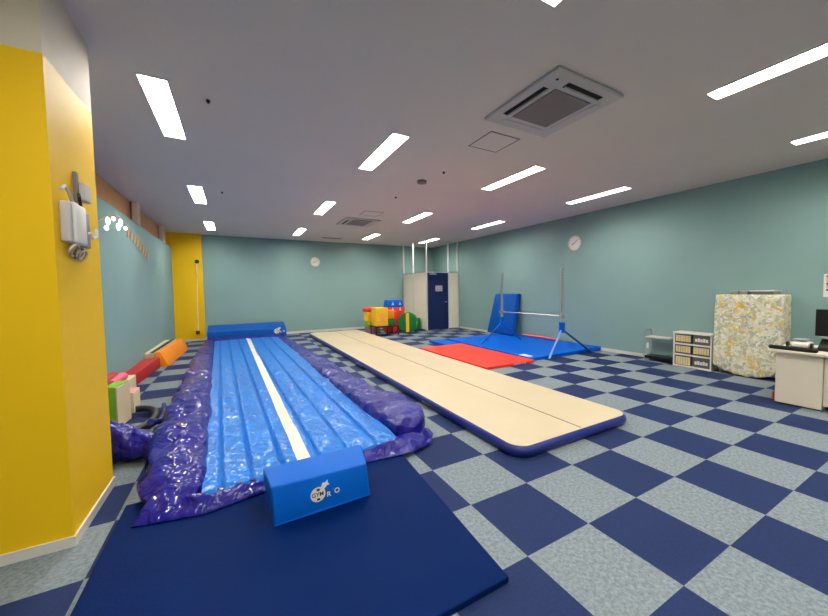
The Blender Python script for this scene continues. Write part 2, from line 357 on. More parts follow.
# white box with cables on the near pillar (right face x=-2.15)
PX = -2.135
t = thing('wall_router', 'white wall box with loose cables on the yellow pillar', 'router', (PX,1.17,1.68))
b = BM(); box(b,PX,PX+.055,1.03,1.20,1.71,1.945,.015,3); obj('casing', b, M['white'], t, smooth=True)
b = BM(); box(b,PX,PX+.045,.975,1.025,1.71,1.94,.012,3); obj('side_casing', b, M['trim_white'], t, smooth=True)
b = BM(); box(b,PX,PX+.03,1.21,1.34,1.71,1.93,.006); obj('clear_bag', b, M['grey'], t)
b = BM(); box(b,PX,PX+.018,1.20,1.235,1.98,2.16); obj('bracket', b, M['grille'], t)
b = BM(); box(b,PX,PX+.04,1.245,1.36,2.0,2.11,.008); obj('adapter', b, M['trim_white'], t)
for q in range(3):
    b = BM(); tube(b,[(PX+.03+.012*math.sin(a),1.06+.07*q*.6+.05*math.cos(a)+.02*q,1.67+.032*math.sin(a)-.01*q) for a in [k*math.pi/8 for k in range(0,17)]],.007,8); obj('cable', b, M['grille'] if q%2 else M['trim_white'], t, smooth=True)
b = BM(); tube(b,[(PX+.03,1.08,1.95),(PX+.03,1.03,2.0),(PX+.03,.98,2.02),(PX+.03,.94,1.99)],.009,8); obj('cable', b, M['trim_white'], t, smooth=True)
b = BM(); tube(b,[(PX+.03,1.2,1.95),(PX+.035,1.17,2.0),(PX+.02,1.21,2.03)],.008,8); obj('cable', b, M['dark'], t, smooth=True)
b = BM(); tube(b,[(PX+.05,1.25,1.8),(PX+.055,1.29,1.77),(PX+.055,1.35,1.79),(PX+.05,1.36,1.84)],.009,8); obj('cable', b, M['white'], t, smooth=True)

t.location.y -= .07
# ------------------------------------------------------------ changing cubicle in the far right corner
YD, XD = 8.62, 4.50
t = thing('changing_cubicle', 'cream panelled corner cubicle with tall steel poles to the ceiling', 'cubicle', (XD,YD,0))
H = 2.02
def panel(x0,x1,y0,y1): b = BM(); box(b,x0,x1,y0,y1,.02,H,.004); obj('cubicle_panel', b, M['panel'], t)
panel(XD-.02,XD+.02,YD+.03,9.60); panel(XD-.02,XD+.02,9.65,YF-.06); panel(5.42,XR-.03,YD-.02,YD+.02)
for x,y in ((XD,YD),(XD,9.625),(XD,YF-.03),(5.40,YD),(XR-.035,YD)):
    b = BM(); box(b,x-.022,x+.022,y-.022,y+.022,0,ZC-.001); obj('pole', b, M['polewhite'], t)
b = BM(); box(b,XD+.02,XR-.03,YD-.02,YD+.02,H,H+.03); box(b,XD-.02,XD+.02,YD,YF-.02,H,H+.03); obj('top_rail', b, M['steel'], t)
b = BM(); box(b,XD+.045,5.37,YD-.03,YD+.01,.02,H-.01,.004); d = obj('door', b, M['navydoor'], t)
b = BM(); box(b,4.84,5.12,YD-.036,YD-.03,1.36,1.56); sg = obj('door_sign', b, M['trim_white'], d)
b = BM()
for k in range(4): box(b,4.865+.062*k,4.90+.062*k,YD-.039,YD-.036,1.49,1.535)
for k in range(2): box(b,4.86+.13*k,4.965+.13*k,YD-.039,YD-.036,1.375,1.445)
obj('sign_print', b, M['lilac'], sg)
b = BM(); cyl(b,(5.29,YD-.03,.98),(5.29,YD-.075,.98),.012,10); tube(b,[(5.29,YD-.075,.98),(5.20,YD-.075,.98)],.012,8); obj('door_handle', b, M['steel'], d, smooth=True)
b = BM(); box(b,4.6,4.86,YD-.08,YD-.03,1.94,1.99,.006); tube(b,[(4.80,YD-.06,1.99),(4.70,YD-.14,2.01),(4.60,YD-.04,2.02)],.01,6); obj('door_closer', b, M['steel'], d)

# ------------------------------------------------------------ long cream air track
def rrect(x0,x1,y0,y1,r,n=8,skew=0):
    out = []
    for cx,cy,a0 in ((x1-r,y0+r,-90),(x1-r,y1-r,0),(x0+r,y1-r,90),(x0+r,y0+r,180)):
        for k in range(n+1):
            a = math.radians(a0+90*k/n); out.append((cx+r*math.cos(a), cy+r*math.sin(a)))
    return out
def inset_loft(bm, x0,x1,y0,y1,r, prof, cap_top=False):
    """prof: list of (inset, z)"""
    rings = []
    for ins,z in prof:
        rings.append([bm.verts.new((x,y,z)) for x,y in rrect(x0+ins,x1-ins,y0+ins,y1-ins,max(r-ins,.02))])
    for A,B in zip(rings,rings[1:]):
        n = len(A)
        for i in range(n): bm.faces.new((A[i],A[(i+1)%n],B[(i+1)%n],B[i]))
    if cap_top: bm.faces.new(rings[-1])
    bm.faces.new(rings[0][::-1])
t = thing('air_track', 'long flat cream inflatable air track with navy sides and a centre seam', 'air track', (1.45,4.8,0))
x0,x1,y0,y1 = .655,2.265,.235,9.45
b = BM(); inset_loft(b,x0,x1,y0,y1,.17,[(.03,.0),(.008,.02),(0,.05),(.008,.08),(.03,.1)]); obj('side_band', b, M['airside'], t, smooth='all')
b = BM(); inset_loft(b,x0,x1,y0,y1,.17,[(.035,.096),(.03,.1),(.045,.104),(.07,.105)],True); obj('top_sheet', b, M['airtop'], t)
b = BM(); box(b,1.473,1.487,y0+.04,y1-.05,.1045,.1062); obj('centre_seam', b, M['seam'], t)
for y in (1.75,4.2,6.8):
    b = BM(); tube(b,[(x0+.004,y-.12,.05),(x0-.016,y-.08,.055),(x0-.02,y,.055),(x0-.016,y+.08,.055),(x0+.004,y+.12,.05)],.012,6); obj('handle', b, M['black'], t)

# ------------------------------------------------------------ big navy mat in front
b = BM(); hexa(b,[(-1.965,-.575,0),(-.2,-.575,0),(-.10,1.1,0),(-1.97,1.1,0),(-1.965,-.575,.035),(-.2,-.575,.035),(-.10,1.1,.035),(-1.97,1.1,.035)],.008)
o = obj('landing_mat', b, M['navymat']); tag(o,'large thin navy blue mat on the floor in the foreground','mat')

# ------------------------------------------------------------ tumbling track under glossy film
t = thing('tumbling_track', 'long blue film covered tumbling track with indigo vinyl sides and white centre line', 'tumbling track', (-.95,4.8,0))
def edgeL(y): return -1.53 - .0365*(y-.75)
def edgeR(y): return -.10 - .0245*(y-.95)
def nearY(u): return .72 + .20*min(1,u*1.5) - .03*max(0,u-.6) if u < .35 else .825+ .09*max(0,(u-.4))
NU, NV = 160, 240
creases = (.075,.205,.35,.535,.69,.86)
YEND = 9.15
def bedpt(u,v):
    yn = .79 + .10*u
    y = yn + (YEND-yn)*(v**1.25)
    x = edgeL(y)*(1-u)+edgeR(y)*u
    z = .125
    for c in creases:
        d = (u-c)/.009
        z -= .026*math.exp(-d*d)
    z += .006*math.sin((u*7.2)*math.pi)**2*.6
    k = 1.0 if y < 5 else max(.25,1-(y-5)/5)
    z += k*(.011*nz(x*5,y*3,0)+.006*nz(x*14,y*10,3)+.003*nz(x*34,y*26,5))
    if v < .008: z -= (1-v/.008)**2*.05
    return (x,y,z)
b = BM(); grid = [[b.verts.new(bedpt(i/NU,j/NV)) for i in range(NU+1)] for j in range(NV+1)]
for j in range(NV):
    for i in range(NU): b.faces.new((grid[j][i],grid[j][i+1],grid[j+1][i+1],grid[j+1][i]))
# closed underside so the bed has its real thickness
lo = [b.verts.new(p) for p in ((edgeL(.8),.81,.037),(edgeR(.9),.91,.037),(edgeR(YEND),YEND,.037),(edgeL(YEND),YEND,.037))]
b.faces.new(lo[::-1]); b.faces.new([lo[0],lo[1]]+[grid[0][i] for i in range(NU,-1,-1)]); b.faces.new([lo[2],lo[3]]+[grid[NV][i] for i in range(0,NU+1)])
b.faces.new([lo[1],lo[2]]+[grid[j][NU] for j in range(NV,-1,-1)]); b.faces.new([lo[3],lo[0]]+[grid[j][0] for j in range(0,NV+1)])
obj('bed', b, M['film'], t, smooth=True)
b = BM(); prev = None
for j in range(NV+1):
    v = j/NV; row = []
    for k in range(5):
        u = .422+.062*v**1.25+.066*k/4; p = bedpt(u,v); row.append(b.verts.new((p[0],p[1],p[2]+.004)))
    if prev:
        for k in range(4): b.faces.new((prev[k],prev[k+1],row[k+1],row[k]))
    prev = row
obj('white_line', b, M['filmwhite'], t, smooth=True)
def lerp(tab, y):
    for (a,va),(c,vc) in zip(tab,tab[1:]):
        if y <= c: return va+(vc-va)*max(0,(y-a)/(c-a))
    return tab[-1][1]
def bolster(name, inner, outer, height, y0, y1, amp, n=170, capround=.12, seed=0.0, zmin=.0):
    b = BM(); rings = []; K = 22
    for j in range(n+1):
        v = (j/n)**1.3; y = y0+(y1-y0)*v
        e = min(1,(y-y0)/capround); sc = math.sqrt(max(.03,1-(1-e)**2))
        xi,xo,h = inner(y),outer(y),height(y); cx,hw = (xi+xo)/2,(xo-xi)/2
        ring = []
        for k in range(K):
            a = 2*math.pi*k/K; c,s = math.cos(a),math.sin(a)
            px = cx+hw*sc*abs(c)**.8*(1 if c>0 else -1); pz = h*.5+h*.5*(sc if s>0 else 1)*abs(s)**.75*(1 if s>0 else -1)
            q = Vector((px*4+seed,y*2.2+px*1.5,pz*4)); d = amp*(noise.noise(q)*1.3+.7*noise.noise(q*2.1)+.3*noise.noise(q*4.3))*(1 if y < 3 else max(.45,1-(y-3)/6))
            # longitudinal gathers of the loose vinyl
            d += amp*.35*math.sin(a*5+y*2.3+seed)*abs(noise.noise(Vector((seed,y*1.3,1))))
            px += c*d*(hw/.15)*(.25 if (c>0)==(seed>5) else 1); pz = max(.038 if y < 1.14 else .003, pz+ (s*d if s>0 else 0))
            ring.append(b.verts.new((px,y+.4*amp*noise.noise(q*1.7),pz)))
        rings.append(ring)
    for A,B in zip(rings,rings[1:]):
        for k in range(K): b.faces.new((A[k],A[(k+1)%K],B[(k+1)%K],B[k]))
    b.faces.new(rings[0]); b.faces.new(rings[-1][::-1])
    return obj(name, b, M['purple'], t, smooth='all')
Ro = [(.85,.10),(1.0,.20),(1.15,.29),(1.4,.34),(1.7,.34),(2.1,.28),(2.6,.24),(3.3,.20),(4.8,.18),(6.5,.09),(8,.0),(9.3,-.08)]
bolster('right_bolster', lambda y: edgeR(y)-.03+.05*max(0,1-abs(y-1.0)), lambda y: lerp(Ro,y), lambda y: lerp([(.85,.25),(1.2,.27),(1.8,.23),(2.6,.20),(5,.15),(9.3,.12)],y), .96, 9.22, .038, seed=2.0, capround=.07)
Lo = [(.8,-1.86),(1.0,-1.93),(1.4,-1.97),(1.9,-1.97),(2.8,-1.98),(4.9,-2.06),(6.3,-2.10),(9.3,-2.08)]
bolster('left_bolster', lambda y: lerp(Lo,y), lambda y: edgeL(y)+.03-.02*min(1,y/4), lambda y: lerp([(.8,.14),(1.1,.2),(1.6,.25),(2.6,.23),(5,.15),(9.3,.13)],y), .80, 9.22, .046, seed=9.0, capround=.3)
def ribbon(name, A, B, n, m, amp, seed, thick=.006):
    """crumpled strip of vinyl between two polylines A and B"""
    b = BM()
    def at(P,u):
        f = u*(len(P)-1); i = min(int(f),len(P)-2); return Vector(P[i]).lerp(Vector(P[i+1]),f-i)
    def surf(off):
        g = []
        for i in range(n+1):
            r = []
            for j in range(m+1):
                p = at(A,i/n).lerp(at(B,i/n),j/m); d = amp*math.sin(math.pi*j/m)
                p += Vector((nz(p.x*9+seed,p.y*9,1),nz(p.x*9,p.y*9+seed,4),abs(nz(p.x*8,p.y*11,seed))*2))*d
                r.append(b.verts.new(p-Vector((0,0,off))))
            g.append(r)
        return g
    g,h2 = surf(0),surf(thick)
    for i in range(n):
        for j in range(m):
            b.faces.new((g[i][j],g[i+1][j],g[i+1][j+1],g[i][j+1])); b.faces.new((h2[i][j],h2[i][j+1],h2[i+1][j+1],h2[i+1][j]))
    for i in range(n):
        b.faces.new((g[i][0],h2[i][0],h2[i+1][0],g[i+1][0])); b.faces.new((g[i][m],g[i+1][m],h2[i+1][m],h2[i][m]))
    for j in range(m):
        b.faces.new((g[0][j],g[0][j+1],h2[0][j+1],h2[0][j])); b.faces.new((g[n][j],h2[n][j],h2[n][j+1],g[n][j+1]))
    return obj(name, b, M['purple'], t, smooth='all')
ribbon('front_skirt', [(-1.80,.92,.14),(-1.54,.815,.128),(-1.15,.845,.126),(-.5,.895,.124),(-.12,.92,.13),(.1,1.0,.12)],
       [(-1.88,.79,.045),(-1.53,.71,.045),(-1.15,.78,.045),(-.45,.80,.045),(.05,.80,.045),(.2,.93,.045)], 90, 6, .012, 3)
ribbon('corner_fold', [(-.16,.98,.10),(.0,1.0,.13),(.16,1.08,.12),(.27,1.17,.06)], [(-.4,.80,.045),(-.05,.77,.045),(.20,.88,.02),(.34,1.07,.012)], 40, 12, .03, 6)
ribbon('far_fold', [(-2.0,9.1,.2),(-1.0,9.06,.16),(-.05,9.1,.2)], [(-1.85,8.9,.13),(-1.0,8.98,.13),(-.3,8.9,.13)], 50, 6, .015, 8)
# loose end of the cover running left behind the pillar
b = BM(); n = 60; K = 20; rings = []
for i in range(n+1):
    u = i/n; cx = -1.88-.80*u; cy = 1.86+.42*u; r = (.10+.07*math.sin(min(1,u*1.6)*math.pi*.5))*(1 if u<.9 else 1-.6*(u-.9)/.1)
    ring = []
    for k in range(K):
        a = 2*math.pi*k/K; c,s = math.cos(a),math.sin(a)
        q = Vector((cx*5,cy*5+c,s*1.5)); d = .05*noise.noise(q)+.035*noise.noise(q*2.4)+.02*noise.noise(q*5)
        ring.append(b.verts.new((cx-.25*c*(r+d), cy+(r*1.15+d)*c, max(.003, r*.9+(r+d)*s))))
    rings.append(ring)
for A,B in zip(rings,rings[1:]):
    for k in range(K): b.faces.new((A[k],A[(k+1)%K],B[(k+1)%K],B[k]))
b.faces.new(rings[0]); b.faces.new(rings[-1][::-1])
obj('loose_flap', b, M['purple'], t, smooth='all')

# air hose coiled beside it
b = BM(); tube(b,[(-2.33+.21*math.cos(math.radians(a)),2.93+.43*math.sin(math.radians(a)),.05+.00012*abs(a)) for a in range(-62,106,6)],.038,12)
o = obj('air_hose', b, M['hose'], smooth=True); tag(o,'curled black air hose on the floor left of the tumbling track','hose')
b = BM(); tube(b,[(-2.05,2.35,.18),(-2.03,2.7,.07),(-2.06,3.1,.045),(-2.12,3.5,.04)],[.03,.03,.028,.022],10)
o = obj('strap', b, M['airside'], t, smooth=True)

# ------------------------------------------------------------ blue vaulting blocks with the printed mark
def logo(parent, org, ex, ez, s):
    """white ring mark with GYM, small star arm and R O; org centre, ex along the face, ez up the face"""
    ex = Vector(ex).normalized(); ez = Vector(ez).normalized(); n = ex.cross(ez)*-1; org = Vector(org)
    n = n if n.y < 0 else -n
    def P(x,z,d=.003): return org+ex*x*s+ez*z*s+n*d
    def poly(b, pts, d0, d1):
        A = [b.verts.new(P(x,z,d0)) for x,z in pts]; B = [b.verts.new(P(x,z,d1)) for x,z in pts]; k = len(A)
        b.faces.new(A); b.faces.new(B[::-1])
        for i in range(k): b.faces.new((A[i],A[(i+1)%k],B[(i+1)%k],B[i]))
    b = BM(); poly(b,[(math.cos(a*math.pi/16),math.sin(a*math.pi/16)) for a in range(32)],.004,.001); obj('printed_disc', b, M['white'], parent)
    b = BM(); poly(b,[(.35,.75),(.75,.45),(1.25,.95),(1.6,1.0),(1.35,1.25),(1.35,1.65),(1.0,1.35),(.65,1.45)],.004,.001); obj('printed_arm', b, M['white'], parent)
    mw = Matrix((ex,ez,n)).transposed().to_4x4()
    def T(nm,body,x,z,sz,m):
        mm = mw.copy(); mm.translation = P(x,z,.006); text(nm,body,sz*s,m,parent,mm,.0008)
    T('printed_letters','GYM',-.05,0,.78,M['ink'])
    b = BM(); poly(b,[(-.12,.5),(.2,.5),(.28,.78),(-.2,.78)],.0055,.001); obj('printed_bar', b, M['ink'], parent)
    b = BM(); poly(b,[(-.2,-.78),(.28,-.78),(.2,-.5),(-.12,-.5)],.0055,.001); obj('printed_bar', b, M['ink'], parent)
    T('printed_letters','R',1.45,-.35,.95,M['white']); T('printed_letters','O',2.6,-.15,.95,M['white']); T('printed_letters','i',2.05,.2,.4,M['lilac'])
t = thing('vaulting_block', 'small bright blue foam block with white round mark, nearest the camera', 'foam block', (-.85,.55,.035), group='blue blocks at the ends of the tumbling track')
B0 = [(-1.145,.372,.036),(-.555,.385,.036),(-.475,.76,.036),(-1.165,.76,.036)]; T0 = [(-1.155,.40,.262),(-.575,.385,.26),(-.515,.68,.262),(-1.185,.665,.265)]
b = BM(); hexa(b,B0+T0,.012,3); obj('block_body', b, M['blue'], t, smooth=True)
b = BM()
for A in (B0,):
    tube(b,[(p[0],p[1]-.001 if i<2 else p[1]+.001,.042) for i,p in enumerate(A)],.004,6,closed=True)
obj('piping', b, M['bluemat'], t)
_q = [Vector(p) for p in (B0[0],B0[1],T0[0],T0[1])]
_bt,_tp = _q[0].lerp(_q[1],.44), _q[2].lerp(_q[3],.44); ex = (_q[1]-_q[0]+_q[3]-_q[2]); ez = _tp-_bt; ez -= ex*(ez.dot(ex)/ex.dot(ex))
logo(t, _bt.lerp(_tp,.5)+Vector((0,-.003,0)), ex, ez, .045)
t = thing('folded_crash_mat', 'long low blue foam box at the far end of the tumbling track', 'foam block', (-1.0,9.7,0), group='blue blocks at the ends of the tumbling track')
b = BM(); hexa(b,[(-2.03,9.34,.002),(.02,9.34,.002),(.02,10.2,.002),(-2.03,10.2,.002),(-2.02,9.37,.335),(.0,9.37,.335),(.03,10.15,.455),(-2.05,10.15,.455)],.02,3); obj('block_body', b, M['bluedark'], t, smooth=True)
logo(t, Vector((-.26,9.355,.24)), (1,0,0), (0,.03,.33), .075)

# ------------------------------------------------------------ mats and high bar at the right
b = BM(); box(b,2.45,3.64,2.87,5.33,0,.05,.008); o = obj('red_mat', b, M['red']); tag(o,'flat bright red mat beside the cream air track','mat')
b = BM(); box(b,3.30,3.40,2.862,2.871,.012,.038); box(b,3.1,3.27,2.862,2.871,.012,.038); lab = obj('mat_label', b, M['lilac'], o)
b = BM(); hexa(b,[(3.67,2.98,0),(5.83,2.98,0),(5.83,6.0,0),(3.67,6.0,0),(3.67,2.98,.06),(5.83,2.98,.085),(5.83,6.0,.08),(3.67,6.0,.08)],.01); o = obj('crash_mat', b, M['bluemat']); tag(o,'wide blue mat under the high bar','mat')
b = BM(); box(b,3.70,3.84,3.1,3.36,.063,.067); obj('mat_label', b, M['white'], o)
b = BM(); hexa(b,[(3.2,5.36,0),(3.65,5.36,0),(3.65,6.2,0),(3.2,6.2,0),(3.2,5.36,.05),(3.65,5.36,.05),(3.65,6.2,.05),(3.2,6.2,.05)],.01); o = obj('side_mat', b, M['bluemat']); tag(o,'narrow blue mat piece beyond the red mat','mat')
b = BM(); hexa(b,[(5.42,5.4,.085),(5.60,5.4,.085),(5.60,6.45,.085),(5.42,6.5,.085),(5.66,5.45,1.27),(5.84,5.45,1.27),(5.84,6.38,1.27),(5.66,6.38,1.27)],.035,3)
o = obj('leaning_mat', b, M['bluedark'], smooth=True); tag(o,'upright blue mat leaning on the right wall behind the high bar','mat')
b = BM(); tube(b,[(5.72+.04*math.sin(k/12*math.pi),5.3-1.25*k/12,.115+.0*k) for k in range(13)],.028,10)
o = obj('foam_noodle', b, M['pink'], smooth=True); tag(o,'thin pink foam noodle lying along the wall on the blue mat','foam noodle')
t = thing('high_bar', 'steel high bar on two blue footed posts over the blue mat', 'gymnastics bar', (4.47,3.8,0))
for yy,zb,zt,xa,xb in ((2.93,0,1.82,4.08,5.40),(4.73,.083,1.80,3.80,5.10)):
    b = BM(); box(b,4.45,4.49,yy-.02,yy+.02,.60,zt); po = obj('upright_post', b, M['steel'], t)
    for k in range(14):
        b = BM(); cyl(b,(4.446,yy,.95+k*.06),(4.451,yy,.95+k*.06),.009,8); obj('peg_hole', b, M['dark'], po)
    b = BM(); box(b,4.43,4.51,yy-.045,yy+.045,.50,.72,.008); obj('sleeve', b, M['bluemat'], t)
    b = BM(); tube(b,[(4.45,yy,.56),(xa,yy-.02,zb+.02)],.020,10); obj('leg', b, M['bluemat'] if zb else mat('pale_blue_leg',(120,160,220),.35,.5), t, smooth=True)
    b = BM(); tube(b,[(4.49,yy,.56),(xb,yy-.0,zb+.02)],.020,10); obj('leg', b, M['bluemat'] if zb else M['airside'], t, smooth=True)
    b = BM(); box(b,4.42,4.52,yy-.04,yy+.04,.80,.87,.006); obj('clamp', b, M['grey'], t)
b = BM(); cyl(b,(4.47,2.93,.845),(4.47,4.73,.845),.012,12); obj('crossbar', b, M['steel'], t, smooth=True)

# ------------------------------------------------------------ soft play pieces by the far wall
def vb(name, m, dims, lab, cat='foam block', bev=.02, group='soft play pieces by the far wall'):
    b = BM(); box(b,*dims,bev,3); o = obj(name, b, m, smooth=True); tag(o,lab,cat,group); return o
t = thing('play_table', 'low table with dark red legs under the yellow block', 'table', (2.75,8.35,0))
b = BM(); box(b,2.40,3.2,8.1,8.6,.27,.31,.008); obj('tabletop', b, M['maroon'], t)
for x,y in ((2.43,8.13),(2.43,8.57),(3.17,8.13),(3.17,8.57),(2.8,8.13)):
    b = BM(); cyl(b,(x,y,0),(x,y,.27),.02,10); obj('leg', b, M['maroon'], t, smooth=True)
t = thing('yellow_soft_cube', 'yellow foam cube with pale orange print on the low table', 'foam block', (2.62,8.35,.31), group='soft play pieces by the far wall')
b = BM(); box(b,2.43,2.84,8.14,8.55,.31,.88,.02,3); obj('block_body', b, M['yellowfoam'], t, smooth=True)
b = BM(); box(b,2.55,2.74,8.134,8.14,.42,.62,.002); box(b,2.60,2.69,8.132,8.14,.62,.70,.002); obj('printed_patch', b, mat('pale_orange_print',(244,160,90)), t)
vb('orange_soft_cube', M['orange'], (2.85,3.08,8.2,8.5,.52,.78), 'small orange foam cube right of the yellow cube')
vb('green_soft_cube', M['green'], (2.86,3.10,8.2,8.5,.312,.518), 'dark green foam cube under the small orange one')
vb('red_soft_slab', M['redfoam'], (2.38,2.80,8.75,9.25,.72,.86), 'red foam slab on top of the left pile', bev=.03)
vb('yellow_soft_slab', M['yellowfoam'], (2.40,2.78,8.75,9.2,.42,.715), 'yellow foam slab in the left pile, under the red one')
vb('green_soft_slab', M['lime'], (2.39,2.79,8.75,9.2,.24,.415), 'lime green foam slab in the left pile, under the yellow one')
vb('grey_soft_slab', mat('mauve_foam',(150,116,130),.6), (2.42,2.79,8.76,9.2,0,.235), 'mauve foam slab at the bottom of the left pile')
def marks(o, spots, y):
    for x,z in spots:
        b = BM(); v0 = [b.verts.new(p) for p in ((x-.05,y,z-.05),(x+.05,y,z-.05),(x,y,z+.06))]; v1 = [b.verts.new((p.co.x,y+.006,p.co.z)) for p in v0]
        b.faces.new(v0); b.faces.new(v1[::-1])
        for i in range(3): b.faces.new((v0[i],v0[(i+1)%3],v1[(i+1)%3],v1[i]))
        obj('white_mark', b, M['white'], o)
t = thing('blue_soft_box', 'blue box with two white triangle marks on top of the pile', 'play box', (3.25,9.05,.83), group='soft play pieces by the far wall')
b = BM(); hexa(b,[(3.2,9.0,.832),(3.80,9.0,.832),(3.80,9.45,.832),(3.2,9.45,.832),(3.23,9.05,1.08),(3.75,9.05,1.08),(3.75,9.4,1.08),(3.23,9.4,1.08)],.02,3); obj('box_body', b, M['bluemat'], t, smooth=True)
marks(t,((3.38,.96),(3.65,.96)),9.0)
t = thing('red_soft_box', 'red box with white marks directly under the blue box', 'play box', (3.25,9.05,0), group='soft play pieces by the far wall')
b = BM(); box(b,3.18,3.82,8.98,9.45,0,.83,.02,3); obj('box_body', b, M['redfoam'], t, smooth=True)
marks(t,((3.36,.77),(3.64,.77)),8.972)
b = BM(); box(b,3.0,3.36,8.62,8.95,.0,.74,.06,4); o = obj('red_soft_cube', b, M['redfoam'], smooth=True); tag(o,'tomato red foam block left of the green drum','foam block','soft play pieces by the far wall')
t = thing('striped_drum', 'green foam drum with a yellow stripe lying on its side', 'foam drum', (3.88,8.6,0))
dc, da = Vector((3.66,8.45,.335)), Vector((.35,.55,0)).normalized()
b = BM(); cyl(b,dc,dc+da*.32,.33,40); obj('drum_body', b, M['green'], t, smooth=True)
side = Vector((da.y,-da.x,0)); b = BM()
for sgn in (1,):
    q = [dc-da*.006+side*sx*.055+Vector((0,0,sz*.32)) for sx,sz in ((-1,-1),(1,-1),(1,1),(-1,1))]
    A = [b.verts.new(p) for p in q]; Bv = [b.verts.new(p+da*.006) for p in q]
    b.faces.new(A); b.faces.new(Bv[::-1])
    for i in range(4): b.faces.new((A[i],A[(i+1)%4],Bv[(i+1)%4],Bv[i]))
obj('yellow_stripe', b, M['yellowfoam'], t)
vb('dark_green_wedge', M['green'], (4.2,4.42,8.95,9.4,0,.42), 'dark green foam piece behind the drum, against the cubicle')

# ------------------------------------------------------------ foam pieces along the left wall
b = BM(); hexa(b,[(-2.84,4.74,0),(-2.69,4.74,0),(-2.60,6.38,0),(-2.84,6.38,0),(-2.84,4.74,.2),(-2.69,4.74,.2),(-2.60,6.38,.2),(-2.84,6.38,.2)],.012)
o = obj('red_foam_beam', b, M['darkred'], smooth=True); tag(o,'long dark red foam beam along the left wall','foam beam')
t = thing('orange_wedge', 'orange foam ramp with slanted side against the left wall', 'foam block', (-2.6,7.5,0))
b = BM(); hexa(b,[(-2.69,6.44,0),(-2.47,6.44,0),(-2.38,8.6,0),(-2.62,8.6,0),(-2.69,6.44,.28),(-2.60,6.44,.28),(-2.47,8.6,.28),(-2.60,8.6,.28)],.01); obj('ramp_body', b, M['orange'], t, smooth=True)
b = BM(); hexa(b,[(-2.84,6.44,0),(-2.70,6.44,0),(-2.63,8.6,0),(-2.84,8.6,0),(-2.84,6.44,.28),(-2.70,6.44,.28),(-2.63,8.6,.28),(-2.84,8.6,.28)],.006); o = obj('cream_foam_slab', b, M['creamfoam']); tag(o,'cream foam slab with dark edge between orange ramp and wall','foam slab')
b = BM(); hexa(b,[(-2.765,6.45,.28),(-2.702,6.45,.28),(-2.64,8.59,.28),(-2.72,8.59,.28),(-2.765,6.45,.286),(-2.702,6.45,.286),(-2.64,8.59,.286),(-2.72,8.59,.286)]); obj('dark_edge', b, M['ink'], o)
t = thing('lime_foam_panel', 'upright cream foam panel with lime green edges beside the yellow pillar', 'foam panel', (-2.45,3.0,0))
b = BM(); hexa(b,[(-2.53,2.87,0),(-2.42,2.87,0),(-2.38,3.20,0),(-2.49,3.20,0),(-2.53,2.87,.45),(-2.42,2.87,.45),(-2.38,3.20,.45),(-2.49,3.20,.45)],.006); obj('panel_edge', b, M['lime'], t)
b = BM(); hexa(b,[(-2.42,2.875,.01),(-2.408,2.87,.01),(-2.372,3.2,.01),(-2.38,3.2,.01),(-2.42,2.875,.435),(-2.408,2.87,.435),(-2.372,3.2,.435),(-2.38,3.2,.435)]); obj('panel_face', b, M['creamfoam'], t)
t = thing('pink_top_block', 'low cream foam block with a pink top behind the lime panel', 'foam block', (-2.45,3.6,0))
b = BM(); box(b,-2.56,-2.39,3.42,3.72,0,.225,.006); obj('block_body', b, M['creamfoam'], t)
b = BM(); box(b,-2.56,-2.39,3.42,3.72,.226,.243,.006); obj('block_top', b, mat('pale_pink_vinyl',(240,170,160)), t)
for i,(x,y,m_,l) in enumerate(((-2.76,3.75,'darkred','dark red'),(-2.645,3.65,'pink','pink'))):
    b = BM(); cyl(b,(x,y,.316),(x,y+.5,.316),.055,20)
    o = obj('foam_roll', b, M[m_], smooth=True); tag(o,l+' foam roll lying behind the lime green panel','foam roll')
b = BM(); box(b,-2.84,-2.58,3.6,4.5,0,.26,.01); o = obj('cream_storage_block', b, M['creamfoam']); tag(o,'cream foam base under the foam rolls by the left wall','foam block')

# ------------------------------------------------------------ right side: rack, drawers, covered shelf, desk
t = thing('wire_cart', 'low grey tubular cart by the right wall left of the drawers', 'cart', (5.72,1.7,0))
for y in (1.90,):
    for x,nm in ((5.62,'frame'),):
        b = BM(); tube(b,[(5.55,y,0),(5.55,y,.52),(5.57,y,.57),(5.62,y,.59),(5.74,y,.59),(5.79,y,.57),(5.81,y,.52),(5.81,y,0)],.009,8); obj('end_frame', b, M['grey'], t, smooth=True)
b = BM(); tube(b,[(5.81,1.46,0),(5.81,1.46,.45)],.009,8); obj('rear_leg', b, M['grey'], t, smooth=True)
b = BM(); box(b,5.57,5.80,1.47,1.90,.44,.465,.004); obj('top_shelf', b, M['trim_white'], t)
b = BM(); box(b,5.57,5.81,1.47,1.90,.04,.10,.004); obj('bottom_tray', b, M['black'], t)
b = BM(); cyl(b,(5.60,1.86,.24),(5.60,1.86,.34),.018,12); obj('hook_item', b, M['white'], t, smooth=True)

